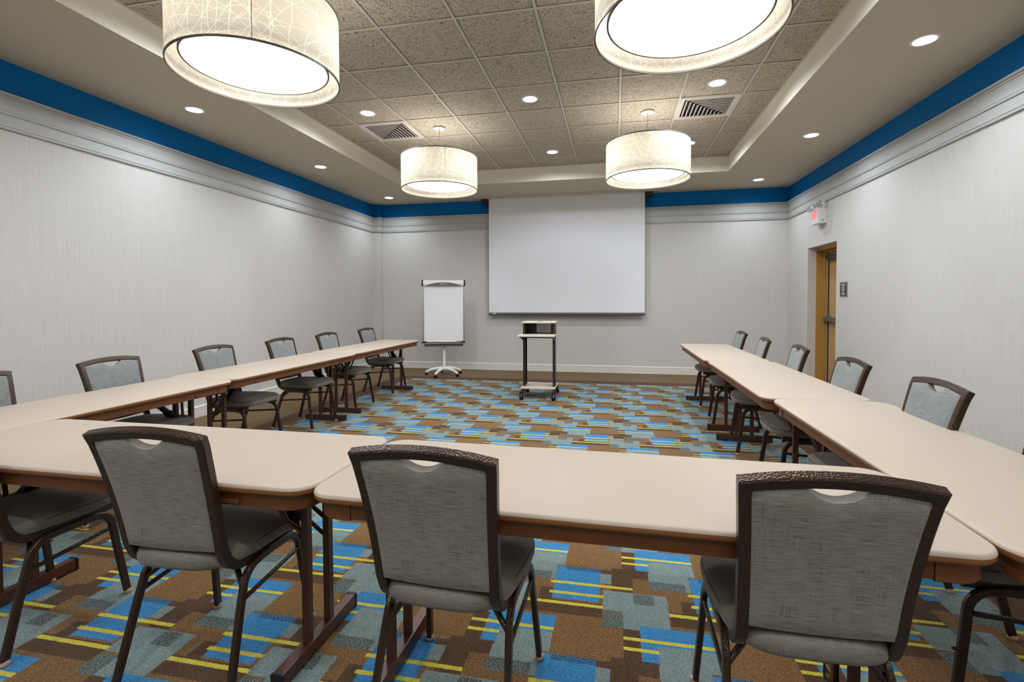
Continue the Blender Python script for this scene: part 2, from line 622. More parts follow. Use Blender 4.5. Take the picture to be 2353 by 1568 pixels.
ZSPLIT = 2.80
COLX, COLY = -4.468, 8.735     # boxed corner pilaster at the back left
def wall_slab(name, x0, x1, y0, y1):
    g = G()
    g.bx(x0, x1, y0, y1, 0, ZSPLIT)
    g.cur = 1
    g.bx(x0, x1, y0, y1, ZSPLIT, ZC + 0.3)
    return structure(g.build(name, ['wallpaper', 'blue_paint']))
wall_slab('wall_left', XL - 0.15, XL, YN - 0.15, YB + 0.15)
g = G()
g.bx(XL, XR, YB, YB + 0.15, 0, ZSPLIT)
g.bx(XL, COLX, COLY, YB, 0, ZSPLIT)
g.cur = 1
g.bx(XL, XR, YB, YB + 0.15, ZSPLIT, ZC + 0.3)
g.bx(XL, COLX, COLY, YB, ZSPLIT, ZC + 0.3)
structure(g.build('wall_back', ['wallpaper', 'blue_paint']))
wall_slab('wall_front', XL, XR + 0.15, YN - 0.15, YN)
DY0, DY1, DZ = 7.02, 7.98, 2.066
g = G()
RW = 0.115
g.bx(XR, XR + RW, YN, DY0, 0, ZSPLIT); g.bx(XR, XR + RW, DY1, YB + 0.15, 0, ZSPLIT); g.bx(XR, XR + RW, DY0, DY1, DZ, ZSPLIT)
g.cur = 1
g.bx(XR, XR + RW, YN, YB + 0.15, ZSPLIT, ZC + 0.3)
structure(g.build('wall_right', ['wallpaper', 'blue_paint']))

# door in its recess
door = G()
fx0, fx1 = XR + RW, XR + RW + 0.15
door.bx(fx0, fx1, DY1 - 0.005, DY1 + 0.10, 0, DZ + 0.08)
door.bx(fx0, fx1, DY0 - 0.10, DY0 + 0.005, 0, DZ + 0.08)
door.bx(fx0, fx1, DY0, DY1, DZ - 0.045, DZ + 0.08)
door.bx(fx0 + 0.105, fx1, DY1 - 0.03, DY1 - 0.005, 0, DZ - 0.045)
door.bx(fx0 + 0.105, fx1, DY0 + 0.005, DY0 + 0.03, 0, DZ - 0.045)
door.bx(fx0 + 0.105, fx1, DY0 + 0.03, DY1 - 0.03, DZ - 0.075, DZ - 0.045)
d1 = structure(door.build('door_1', 'door_tan'))
g = G(); g.bx(fx1, fx1 + 0.045, DY0, DY1 - 0.012, 0.01, DZ - 0.05)
leaf = g.build('door_leaf', 'door_leaf_tan', d1)
g = G(); g.bx(fx1 - 0.006, fx1, DY1 - 0.075, DY1 - 0.03, 0.01, DZ - 0.075)
g.build('weather_strip', 'black_plastic', d1)
g = G(); g.bx(fx1 - 0.012, fx1 - 0.004, DY1 - 0.052, DY1 - 0.03, 0.01, DZ - 0.075)
g.build('strike_edge', 'frame_edge', d1)
g = G(); g.bx(fx1 - 0.075, fx1 - 0.02, DY0 + 0.12, DY1 - 0.05, 0.985, 1.045, 0.006)
g.bx(fx1 - 0.03, fx1, DY1 - 0.16, DY1 - 0.06, 0.975, 1.055, 0.004); g.bx(fx1 - 0.03, fx1, DY0 + 0.13, DY0 + 0.2, 0.975, 1.055, 0.004)
g.build('push_bar', 'push_bar_metal', leaf)
g = G(); g.bx(fx1 - 0.07, fx1, DY0 + 0.30, DY1 - 0.12, DZ - 0.19, DZ - 0.12, 0.006)
g.build('door_closer', 'cart_steel', d1)

# crown band and skirting, profile = (offset from wall, height)
CROWN = [(0.0, ZTRIM0), (0.022, ZTRIM0), (0.024, ZTRIM0 + 0.012), (0.020, ZTRIM0 + 0.014), (0.020, ZTRIM0 + 0.020), (0.026, ZTRIM0 + 0.023), (0.026, 2.686), (0.022, 2.690),
         (0.022, 2.755), (0.034, 2.757), (0.036, 2.768), (0.030, 2.770), (0.030, 2.776), (0.034, 2.779), (0.034, 2.786), (0.028, 2.790),
         (0.028, 2.880), (0.036, 2.884), (0.036, 2.893), (0.031, 2.895), (0.031, 2.900), (0.044, 2.904), (0.048, 2.918), (0.046, ZTRIM1), (0.0, ZTRIM1)]
SKIRT = [(0.0, 0.0), (0.016, 0.0), (0.016, 0.098), (0.012, 0.100), (0.012, 0.105), (0.018, 0.108), (0.018, 0.116), (0.013, 0.119), (0.009, 0.129), (0.0, 0.129)]
def run_profile(name, prof, path, closed=False, mat='trim_paint'):
    """path of (x,y); room is on the left of the travel direction"""
    n = len(path)
    rings = []
    for i in range(n):
        p = Vector(path[i])
        d0 = (p - Vector(path[i - 1])).normalized() if (i or closed) else None
        d1_ = (Vector(path[(i + 1) % n]) - p).normalized() if (i < n - 1 or closed) else None
        d0 = d0 or d1_; d1_ = d1_ or d0
        n0 = Vector((-d0.y, d0.x)); n1 = Vector((-d1_.y, d1_.x))
        k = (n0 + n1) / max(0.2, 1 + n0.dot(n1))
        rings.append([(p.x + k.x * o, p.y + k.y * o, z) for o, z in prof])
    g = G(); g.rings(rings)
    return structure(g.build(name, mat))
back_path = [(XR, YB), (COLX, YB), (COLX, COLY), (XL, COLY)]
run_profile('trim_1', CROWN, [(XL, COLY), (XL, YN)])
run_profile('trim_2', CROWN, back_path)
run_profile('trim_3', CROWN, [(XR, YN), (XR, YB)])
run_profile('trim_4', CROWN, [(XL, YN), (XR, YN)])
run_profile('baseboard_left', SKIRT, [(XL, COLY), (XL, YN)], mat='skirt_paint')
run_profile('baseboard_front', SKIRT, [(XL, YN), (XR, YN)], mat='skirt_paint')
run_profile('baseboard_back', SKIRT, back_path, mat='skirt_paint')
run_profile('baseboard_right', SKIRT, [(XR, YN), (XR, DY0)], mat='skirt_paint')

# soffit, tray and hung ceiling
g = G()
g.bx(XL - 0.1, SXL, YN - 0.1, YB + 0.1, ZC, ZC + 0.32)
g.bx(SXR, XR + 0.1, YN - 0.1, YB + 0.1, ZC, ZC + 0.32)
g.bx(SXL, SXR, SYB, YB + 0.1, ZC, ZC + 0.32)
g.bx(SXL, SXR, YN - 0.1, SYN, ZC, ZC + 0.32)
g.cur = 1
e = 0.004
g.bx(SXL, SXL + e, SYN, SYB, ZC + 0.0005, ZT + 0.03); g.bx(SXR - e, SXR, SYN, SYB, ZC + 0.0005, ZT + 0.03)
g.bx(SXL, SXR, SYB - e, SYB, ZC + 0.0005, ZT + 0.03); g.bx(SXL, SXR, SYN, SYN + e, ZC + 0.0005, ZT + 0.03)
g.cur = 0
g.bx(SXL, SXR, SYN, SYB, ZT + 0.04, ZT + 0.10)
ceil = structure(g.build('ceiling', ['soffit_paint', 'tray_paint']))
xs = [SXL] + [GX + T * i for i in range(-5, 3)] + [SXR]
ys = [SYN] + [GY + T * i for i in range(-11, 5)] + [SYB]
full = None
vent_cells = [(GX - 4.5 * T, GY + 1.5 * T), (GX + 1.5 * T, GY + 1.5 * T)]
def tile_mesh(wx, wy):
    g = G()
    # lay-in tile whose face drops a little between the bars
    g.box((0, 0, 0.017), (wx - 0.003, wy - 0.003, 0.012))
    g.box((0, 0, 0.0085), (wx - 0.034, wy - 0.034, 0.006), None, 0.002)
    return g.mesh('ceiling_tile', 'fissured_tile')
for i in range(len(xs) - 1):
    for j in range(len(ys) - 1):
        wx, wy = xs[i + 1] - xs[i], ys[j + 1] - ys[j]
        cx, cy = (xs[i] + xs[i + 1]) / 2, (ys[j] + ys[j + 1]) / 2
        if any(abs(cx - a) < 0.05 and abs(cy - b) < 0.05 for a, b in vent_cells):
            continue
        if abs(wx - T) < 1e-4 and abs(wy - T) < 1e-4:
            full = full or tile_mesh(T, T)
            me = full
        else:
            me = tile_mesh(wx, wy)
        o = link('ceiling_tile', me, ceil, (cx, cy, ZT))
        # hung tiles never sit perfectly level
        o.location.z += random.uniform(-0.0008, 0.0012)
BW_ = 0.024
for x in xs[1:-1]:
    g = G(); g.box((0, 0, 0), (BW_, SYB - SYN - 0.01, 0.006)); o = g.build('grid_bar', 'grid_paint', ceil); o.location = (x, (SYN + SYB) / 2, ZT + 0.0025)
for y in ys[1:-1]:
    g = G(); g.box((0, 0, 0), (SXR - SXL - 0.01, BW_ * 0.8, 0.0054)); o = g.build('grid_bar', 'grid_paint', ceil); o.location = ((SXL + SXR) / 2, y, ZT + 0.0032)
for (x0, x1, y0, y1) in ((SXL + e, SXL + 0.024, SYN, SYB), (SXR - 0.024, SXR - e, SYN, SYB), (SXL, SXR, SYB - 0.024, SYB - e), (SXL, SXR, SYN + e, SYN + 0.024)):
    g = G(); g.bx(x0, x1, y0, y1, ZT, ZT + 0.006); g.build('wall_angle', 'grid_paint', ceil)

# ------------------------------------------------------------------ tables
TL, TW = 1.826, 0.606
def make_table():
    t = thing('folding_table')
    hx, hy = TL / 2, TW / 2
    def ring(ins, z, r=0.085):
        return [(x, y, z) for x, y in rrect(hx - ins, hy - ins, max(0.01, r - ins), 8)]
    g = G()
    g.rings([ring(0.004, ZTAB - 0.0125), ring(0.0, ZTAB - 0.010), ring(0.0015, ZTAB - 0.0045), ring(0.005, ZTAB - 0.0012), ring(0.010, ZTAB)])
    top = g.build('tabletop', 'table_laminate', t, smooth=0.9)
    g = G()
    g.rings([ring(0.016, ZTAB - 0.030), ring(0.006, ZTAB - 0.0275), ring(0.0005, ZTAB - 0.021), ring(0.0005, ZTAB - 0.0105), ring(0.006, ZTAB - 0.0095)])
    g.build('edge_band', 'table_edge', top, smooth=0.9)
    z0, z1 = ZTAB - 0.078, ZTAB - 0.029
    ax, ay, c = hx - 0.034, hy - 0.034, 0.115
    for s in (-1, 1):
        g = G(); g.bx(-ax + c, ax - c, s * ay - 0.010, s * ay + 0.010, z0, z1, 0.003); g.build('apron_rail', 'table_brown', t)
        g = G(); g.bx(s * ax - 0.010, s * ax + 0.010, -ay + c, ay - c, z0, z1, 0.003); g.build('apron_rail', 'table_brown', t)
    for sx in (-1, 1):
        for sy in (-1, 1):
            pts, nrm = [], []
            r = 0.07
            pts.append((ax, ay - c, 0)); nrm.append((1, 0, 0))
            for k in range(9):
                a = math.radians(90 * k / 8)
                pts.append((ax - r + r * math.cos(a), ay - r + r * math.sin(a), 0)); nrm.append((math.cos(a), math.sin(a), 0))
            pts.append((ax - c, ay, 0)); nrm.append((0, 1, 0))
            zc = (z0 + z1) / 2 - 0.002
            g = G(); g.rectsweep([(sx * p[0], sy * p[1], zc) for p in pts], [(sx * q[0], sy * q[1], 0) for q in nrm], z1 - z0 + 0.004, 0.026, 0.003)
            g.build('corner_block', 'table_brown', t, smooth=0.6)
    for s in (-1, 1):
        g = G(); g.box((s * (hx - 0.30), -ay - 0.013, ZTAB - 0.062), (0.085, 0.012, 0.016), None, 0.003); g.build('latch', 'table_brown', t)
        lx = s * (hx - 0.17)
        g = G(); g.box((lx, 0, 0.034), (0.042, 0.455, 0.050), None, 0.004)
        fb = g.build('foot_bar', 'leg_brown', t)
        for q in (-1, 1):
            g = G(); g.box((lx, q * 0.232, 0.032), (0.046, 0.014, 0.058), None, 0.004); g.build('end_cap', 'black_plastic', fb)
            g = G(); g.box((lx, q * 0.17, 0.004), (0.024, 0.03, 0.008)); g.build('glide', 'black_plastic', fb)
            g = G(); g.box((lx, q * 0.066, 0.372), (0.026, 0.030, 0.630), None, 0.003); g.build('leg', 'leg_brown', t)
        # folding brace: wide upper plate, lock collar, two rods to the legs
        g = G()
        p0 = Vector((s * (hx - 0.46), 0, ZTAB - 0.045)); p1 = Vector((s * (hx - 0.235), 0, 0.475))
        g.rectsweep([p0, p1], [(0, 1, 0)] * 2, 0.022, 0.050, 0.004)
        g.rectsweep([p0.lerp(p1, 0.72), p0.lerp(p1, 0.98)], [(0, 1, 0)] * 2, 0.034, 0.062, 0.006)
        br = g.build('brace', 'black_plastic', t)
        for q in (-1, 1):
            g = G(); g.tube([p0.lerp(p1, 0.93) + Vector((0, q * 0.018, 0)), (lx - s * 0.012, q * 0.056, 0.40)], 0.008, 8); g.build('brace_rod', 'leg_brown', br, smooth=True)
            g = G(); g.tube([(s * (hx - 0.30), q * 0.12, ZTAB - 0.05), (s * (hx - 0.245), q * 0.072, 0.50), (lx - s * 0.012, q * 0.066, 0.46)], 0.009, 8); g.build('side_strut', 'leg_brown', t, smooth=True)
    return t
tab = make_table()
TABLES = [
    (-0.018, 1.590, -1.0, 'cream folding table in the front row, meeting the right table row'),
    (-1.848, 1.628, 0.0, 'cream folding table in the front row, ending at the corner with the left table row'),
    (-3.083, 2.218, 90.0, 'cream folding table of the left row, nearest the camera'),
    (-3.125, 4.050, 90.0, 'cream folding table in the middle of the left row'),
    (-3.150, 5.884, 90.0, 'cream folding table at the far end of the left row, toward the easel'),
    (1.206, 2.188, 90.0, 'cream folding table of the right row, nearest the camera'),
    (1.168, 4.018, 90.0, 'cream folding table in the middle of the right row'),
    (1.150, 5.850, 90.0, 'cream folding table at the far end of the right row, toward the door'),
]
for i, (x, y, rz, lab) in enumerate(TABLES):
    o = tab if i == 0 else copy_tree(tab)
    o.location = (x, y, 0); o.rotation_euler = (0, 0, math.radians(rz))
    tag(o, lab, 'table', 'folding tables set in a U')

# ------------------------------------------------------------------ chairs
ZTOP, YTOP = 0.893, -0.292
def half_w(z):
    k = max(0.0, (z - 0.44) / (ZTOP - 0.44))
    return 0.174 + 0.004 * k + 0.0195 * k ** 2.2
def post_y(z):
    k = max(0.0, (z - 0.46) / (ZTOP - 0.46))
    return -0.188 - 0.070 * k - 0.034 * k * k
def top_z(x):
    return ZTOP - 0.009 + 0.019 * (1 - (x / 0.1975) ** 2)
def make_chair():
    t = thing('banquet_chair')
    # upholstered seat
    g = G()
    def outline(r, z, n=48):
        pts = []
        for k in range(n):
            a = 2 * math.pi * k / n
            ca, sa = math.cos(a), math.sin(a)
            ex = 2 / 4.2
            x = math.copysign(abs(ca) ** ex, ca); y = math.copysign(abs(sa) ** ex, sa)
            w = 0.190 + 0.018 * (y + 1) + 0.006 * (1 - y * y)
            yy = 0.012 + y * 0.226 + 0.012 * (1 - x * x) * (1 if y > 0 else -0.6) * abs(y)
            pts.append((x * w * r, 0.012 + (yy - 0.012) * r, z))
        return pts
    prof = [(0.05, 0.424), (0.93, 0.424), (0.985, 0.430), (1.0, 0.442), (0.998, 0.457), (0.975, 0.470), (0.93, 0.478), (0.82, 0.4845), (0.6, 0.489), (0.3, 0.491), (0.05, 0.4915)]
    g.rings([outline(r, z) for r, z in prof])
    seat = g.build('seat', 'seat_fabric', t, smooth=1.2)
    o = [q_ for q_ in outline(0.982, 0.4655)]
    i0 = next(i for i in range(len(o)) if o[i][0] < 0 and o[i][1] < -0.09 and o[(i - 1) % len(o)][1] >= -0.09)
    seq = [o[(i0 - 1 - i) % len(o)] for i in range(len(o))]
    seq = [q_ for q_ in seq if q_[1] >= -0.10]
    g = G(); g.tube(seq, 0.0022, 6, True); g.build('piping', 'piping_dark', seat, smooth=True)
    # back frame: inverted U of rectangular tube that runs on under the seat
    pts, nrm = [], []
    side = [(0.19, 0.408), (0.05, 0.408), (-0.09, 0.408)]
    for k in range(1, 6):
        a = math.radians(90 - 72 * k / 5)
        side.append((-0.09 - 0.095 * math.cos(a) * 0.98, 0.408 + 0.075 * (1 - math.sin(a))))
    zs = [0.50, 0.54, 0.58, 0.62, 0.66, 0.70, 0.74, 0.78, 0.82, 0.86]
    for z in zs:
        side.append((post_y(z), z))
    side.append((YTOP, top_z(0.1975)))
    left = [(-half_w(z), y, z) for y, z in side]
    def yznorm(i):
        a = side[max(0, i - 1)]; b = side[min(len(side) - 1, i + 1)]
        ty, tz = b[0] - a[0], b[1] - a[1]
        return (0, tz, -ty)
    ln = [yznorm(i) for i in range(len(side))]
    topn = ln[-1]
    arch = [(x, YTOP - 0.004 * (1 - (x / 0.1975) ** 2), top_z(x)) for x in [-0.1975 + 0.395 * k / 16 for k in range(1, 16)]]
    pts = left + arch + [(-p[0], p[1], p[2]) for p in reversed(left)]
    nrm = ln + [topn] * len(arch) + list(reversed(ln))
    g = G(); g.rectsweep(pts, nrm, 0.031, 0.031, 0.004)
    g.build('back_frame', 'bronze_frame', t, smooth=0.6)
    # back pad with hand hole under the top rail
    nx, nz = 56, 18
    def surf(u, v, side_):
        # u in -1..1, v in 0..1
        xt = u * (half_w(0.87) - 0.008)
        ztop = top_z(xt) - 0.0155
        if abs(xt) < 0.068:
            ztop -= 0.034 * (1 - (xt / 0.068) ** 2)
        zb = 0.497 - 0.006 * (1 - u * u)
        z = zb + (ztop - zb) * v
        x = u * (half_w(z) - 0.010)
        eu = 1 - abs(u) ** 8
        ev = min(1.0, min(v, 1 - v) * 9)
        th = 0.0135 + 0.0075 * (max(0.0, eu) * (1 - (1 - ev) ** 2)) ** 0.5
        y = post_y(z)
        # surface normal in the yz plane
        dy = post_y(z + 0.01) - post_y(z - 0.01)
        n = Vector((0, 0.02, -dy)).normalized()
        p = Vector((x, y, z)) + n * (th * side_)
        return p
    g = G()
    vs, fs = [], []
    for sd in (1, -1):
        for j in range(nz + 1):
            for i in range(nx + 1):
                vs.append(surf(-1 + 2 * i / nx, j / nz, sd))
    S = (nx + 1) * (nz + 1)
    idx = lambda sd, i, j: sd * S + j * (nx + 1) + i
    for j in range(nz):
        for i in range(nx):
            fs.append((idx(1, i, j), idx(1, i + 1, j), idx(1, i + 1, j + 1), idx(1, i, j + 1)))
    ff = []
    for j in range(nz):
        for i in range(nx):
            ff.append((idx(0, i, j), idx(0, i + 1, j), idx(0, i + 1, j + 1), idx(0, i, j + 1)))
    for i in range(nx):
        fs.append((idx(0, i, 0), idx(0, i + 1, 0), idx(1, i + 1, 0), idx(1, i, 0)))
        fs.append((idx(0, i, nz), idx(0, i + 1, nz), idx(1, i + 1, nz), idx(1, i, nz)))
    for j in range(nz):
        fs.append((idx(0, 0, j), idx(0, 0, j + 1), idx(1, 0, j + 1), idx(1, 0, j)))
        fs.append((idx(0, nx, j), idx(0, nx, j + 1), idx(1, nx, j + 1), idx(1, nx, j)))
    g.add(vs, fs)
    g.f += ff; g.mi += [1] * len(ff)
    g.build('backrest', ['chair_fabric', 'chair_front_fabric'], t, smooth=1.0)
    # legs: bent tube on each side, front and rear half
    for sx in (-1, 1):
        def X(z):
            return sx * (0.216 - 0.024 * (z / 0.40))
        rear = [(-0.225, 0.012), (-0.187, 0.14), (-0.150, 0.265), (-0.130, 0.325)]
        for k in range(1, 6):
            a = math.radians(72 * k / 5)
            rear.append((-0.130 + 0.075 * (1 - math.cos(a)) + 0.012 * k / 5, 0.325 + 0.066 * math.sin(a) / math.sin(math.radians(72))))
        rear += [(-0.02, 0.394), (0.03, 0.394)]
        front = [(0.225, 0.012), (0.208, 0.13), (0.191, 0.25), (0.182, 0.322)]
        for k in range(1, 6):
            a = math.radians(80 * k / 5)
            front.append((0.182 - 0.075 * (1 - math.cos(a)), 0.322 + 0.070 * math.sin(a)))
        front += [(0.08, 0.394), (0.03, 0.394)]
        for path in (rear, front):
            P = [(X(z), y, z) for y, z in path]
            N = []
            for i in range(len(path)):
                a = path[max(0, i - 1)]; b = path[min(len(path) - 1, i + 1)]
                N.append((0, b[1] - a[1], -(b[0] - a[0])))
            g = G(); g.rectsweep(P, N, 0.019, 0.029, 0.004)
            if path is front:
                g.tube([(X(0.2) - sx * 0.004, 0.212, 0.20), (X(0.2) - sx * 0.004, 0.222, 0.20)], 0.005, 8)
            lg = g.build('leg', 'bronze_frame', t, smooth=0.6)
            fy = path[0][0]
            g = G(); g.lathe([(0.001, 0.0), (0.013, 0.0), (0.017, 0.005), (0.017, 0.010), (0.014, 0.018), (0.001, 0.018)], 14, (X(0.0), fy, 0.0))
            g.build('foot_glide', 'glide_pad', lg, smooth=0.8)
        g = G(); g.rectsweep([(X(0.29), -0.140, 0.295), (X(0.31), 0.182, 0.318)], [(0, 0, 1)] * 2, 0.012, 0.016, 0.003)
        g.build('stretcher', 'bronze_frame', t)
        g = G(); g.rectsweep([(X(0.33), -0.128, 0.330), (sx * 0.10, -0.06, 0.412)], [(0, 1, 0)] * 2, 0.014, 0.018, 0.003)
        g.build('brace', 'bronze_frame', t)
    for y in (-0.06, 0.13):
        g = G(); g.box((0, y, 0.412), (0.37, 0.03, 0.016)); g.build('seat_rail', 'bronze_frame', t)
    return t
chair = make_chair()
CHAIRS = [
    (-0.494, 1.499, -2.5, 'grey banquet chair seen from behind, middle of the three front chairs'),
    (-1.440, 1.528, 2.0, 'grey banquet chair seen from behind, leftmost of the three whole front chairs'),
    (0.488, 1.485, 0.5, 'grey banquet chair seen from behind, rightmost of the three front chairs'),
    (-2.368, 1.535, 0.0, 'grey banquet chair cut off by the left photo edge, its seat under the front table'),
    (-3.235, 2.01, -90.0, 'grey chair behind left row, only a strip of backrest at left photo edge'),
    (-3.215, 2.785, -90.0, 'grey chair behind left row, its wide backrest above the nearest left table'),
    (-3.215, 3.69, -90.0, 'grey chair behind left row, fourth from the back wall'),
    (-3.215, 4.56, -90.0, 'grey chair behind left row, third from the back wall'),
    (-3.230, 5.43, -90.0, 'grey chair behind left row, second from the back wall'),
    (-3.255, 6.45, -90.0, 'grey chair behind left row, closest to the back wall and easel'),
    (1.272, 1.946, 90.0, 'grey chair under the right row, only seat edge and legs at lower right photo edge'),
    (1.243, 2.68, 89.0, 'grey chair behind right row, largest backrest there, nearest the camera'),
    (1.250, 3.56, 90.0, 'grey chair behind right row, its backrest just beside the fire exit sign and door'),
    (1.256, 4.525, 85.0, 'grey chair behind right row, third from the back wall, left of the doorway'),
    (1.225, 5.40, 85.0, 'grey chair behind right row, second from the back wall'),
    (1.245, 6.40, 90.0, 'grey chair behind right row, closest to the back wall'),
]
for i, (x, y, rz, lab) in enumerate(CHAIRS):
    o = chair if i == 0 else copy_tree(chair)
    o.location = (x, y, 0); o.rotation_euler = (0, 0, math.radians(rz))
    tag(o, lab, 'chair', 'grey banquet chairs around the tables')

# ------------------------------------------------------------------ pendant drum lamps
SR, SZ0, SZ1 = 0.455, 2.645, 3.035
def make_pendant():
    t = thing('drum_pendant_lamp')
    z0, z1 = SZ0 - ZT, SZ1 - ZT
    # shade: thin two-sided wall with a UV in metres
    n = 96
    g = G()
    vs, fs, uvs = [], [], []
    for k in range(n):
        a = 2 * math.pi * k / n
        for r, z in ((SR, z0), (SR, z1)):
            vs.append((r * math.cos(a), r * math.sin(a), z))
    for k in range(n):
        j = (k + 1) % n
        fs.append((2 * k, 2 * j, 2 * j + 1, 2 * k + 1))
    g.add(vs, fs)
    me = g.mesh('shade', 'shade_paper', smooth=True)
    ul = me.uv_layers.new(name='UVMap')
    for pl in me.polygons:
        ks = [me.loops[li].vertex_index // 2 for li in pl.loop_indices]
        wrap = max(ks) - min(ks) > 2
        for li in pl.loop_indices:
            vi = me.loops[li].vertex_index
            kk = vi // 2
            if wrap and kk == 0:
                kk = n
            ul.data[li].uv = (kk / n * 2 * math.pi * SR, z0 + 10 if vi % 2 == 0 else z1 + 10)
    shade = link('shade', me, t)
    for z, nm in ((z0, 'lower_rim'), (z1, 'upper_rim')):
        g = G(); g.lathe([(SR - 0.004, z - 0.004), (SR + 0.003, z - 0.004), (SR + 0.003, z + 0.007), (SR - 0.004, z + 0.007)], 96, closed=True)
        g.build(nm, 'shade_rim', shade, smooth=0.7)
    g = G(); a = math.radians(-62); ca, sa = math.cos(a), math.sin(a)
    g.box((ca * (SR + 0.0006), sa * (SR + 0.0006), (z0 + z1) / 2), (0.0006, 0.005, z1 - z0), Matrix.Rotation(a, 3, 'Z'))
    g.build('seam', 'shade_paper', shade)
    zl = z0 + 0.062
    g = G(); g.lathe([(0.0005, zl), (0.388, zl), (0.388, zl + 0.001), (0.0005, zl + 0.001)], 72)
    g.build('diffuser', 'pendant_lens', t, smooth=0.7)
    g = G(); g.lathe([(0.0005, zl + 0.002), (0.388, zl + 0.002), (0.388, zl + 0.005), (0.0005, zl + 0.005)], 72)
    g.build('diffuser_light_stop', 'white_plastic', t, smooth=0.7)  # added disc, unseen from below, stops the diffuser shining up into the shade
    g = G(); g.lathe([(0.386, zl - 0.004), (0.396, zl - 0.004), (0.396, zl + 0.012), (0.386, zl + 0.012)], 72, closed=True)
    g.build('diffuser_rim', 'shade_rim', t, smooth=0.7)
    g = G(); g.lathe([(0.0005, -0.016), (0.066, -0.016), (0.073, -0.012), (0.074, 0.0), (0.0005, 0.0)], 36)
    can = g.build('canopy', 'canopy_paint', t, smooth=0.6)
    g = G(); g.tube([(0.0, 0, -0.014), (0.004, -0.002, -0.08), (-0.018, 0.004, -0.18), (-0.03, 0.006, -0.26), (-0.02, 0, z1 - 0.12)], 0.0035, 8)
    g.build('power_cord', 'cord_grey', can, smooth=True)
    for k in range(3):
        a = math.radians(90 + 120 * k)
        g = G(); g.tube([(0.06 * math.cos(a), 0.06 * math.sin(a), -0.012), (0.395 * math.cos(a), 0.395 * math.sin(a), z1 - 0.03)], 0.0009, 5)
        g.build('suspension_wire', 'cord_grey', t)
        g = G(); g.tube([(0.02 * math.cos(a), 0.02 * math.sin(a), z1 - 0.03), (0.452 * math.cos(a), 0.452 * math.sin(a), z1 - 0.03)], 0.003, 6)
        g.build('spider_arm', 'cord_grey', t)
    light('bulb', 'POINT', PEND_IN_W, (1.0, 0.98, 0.93), t, (0, 0, (z0 + z1) / 2 + 0.02), shadow_soft_size=0.10)
    return t
pend = make_pendant()
LX0, LX1, LY0, LY1 = GX - 3.5 * T, GX + 0.5 * T, GY + 1.5 * T - 5 * T, GY + 1.5 * T
for i, (x, y, lab) in enumerate((
        (LX0, LY1, 'white drum pendant lamp above the easel side, smaller-looking far left one of the four'),
        (LX1, LY1, 'white drum pendant lamp in front of the projection screen top right, far right of four'),
        (LX0, LY0, 'large near drum pendant lamp at top left, cut off by the photo top'),
        (LX1, LY0, 'large near drum pendant lamp at top right, seen mostly from below'),
        (LX0, LY0 - 5 * T, 'added drum pendant lamp, unseen behind the viewer on the left'),  # this last pair is added out of view to light the chair backs
        (LX1, LY0 - 5 * T, 'added drum pendant lamp, unseen behind the viewer on the right'))):
    o = pend if i == 0 else copy_tree(pend)
    o.location = (x, y, ZT); o.rotation_euler = (0, 0, math.radians((0, 70, 8, 200, 40, 100)[i]))
    tag(o, lab, 'lamp', 'drum pendant lamps')

# ------------------------------------------------------------------ recessed downlights
def make_downlight(watts, cone, blend):
    t = thing('recessed_downlight')
    g = G(); g.lathe([(0.070, -0.0005), (0.072, -0.004), (0.084, -0.0045), (0.090, -0.002), (0.090, 0.002), (0.070, 0.002)], 32, closed=True)
    g.build('trim_ring', 'white_plastic', t, smooth=0.6)
    g = G(); g.lathe([(0.0005, -0.0022), (0.070, -0.0022), (0.070, 0.001), (0.0005, 0.001)], 32)
    g.build('lens', 'downlight_lens', t)
    light('led', 'SPOT', watts, (0.88, 0.97, 1.06), t, (0, 0, -0.012), shadow_soft_size=0.05, spot_size=math.radians(cone), spot_blend=blend)
    return t
dl = make_downlight(DOWN_W, 157, 0.85)
dlt = make_downlight(DOWN_TILE_W, 171, 0.5)
first = {ZC: dl, ZT: dlt}
DL = []
for side, x in (('left', -4.02), ('right', 2.19)):
    for k, (y, w) in enumerate(((8.2, 'closest to the back wall'), (6.12, 'second from the back wall'), (4.06, 'third from the back wall'),
                                (-0.05, 'fourth from the back wall, beside the viewer'), (-2.1, 'farthest from the back wall, added unseen behind the viewer'))):  # farthest pair is added, unseen, for more light from behind
        DL.append((x, y, ZC, 'recessed downlight in the %s soffit, %s' % (side, w)))
for x, y, w in ((-4.5, 0.5, 'next to the left air vent'), (-1.5, 0.5, 'between the two vents, the nearer one in the middle'), (1.5, 0.5, 'next to the right air vent'),
                (-1.5, 3.5, 'nearest the screen, farther one in the middle'), (1.5, 3.5, 'half hidden behind the far right drum lamp'),
                (-1.5, -2.5, 'in the middle, above the photo'), (-4.5, -2.5, 'on the left, above the photo'), (1.5, -2.5, 'on the right, above the photo'),
                (-1.5, -7.5, 'added in the middle, unseen behind the viewer'), (-4.5, -7.5, 'added on the left, unseen behind the viewer'), (1.5, -7.5, 'added on the right, unseen behind the viewer')):  # row added out of view as fill for the near chair backs
    DL.append((GX + x * T, GY + y * T, ZT, 'recessed downlight in the ceiling tiles, %s' % w))
for i, (x, y, z, lab) in enumerate(DL):
    o = first.pop(z) if z in first else copy_tree(dl if z == ZC else dlt)
    o.location = (x, y, z)
    tag(o, lab, 'downlight', 'recessed downlights')

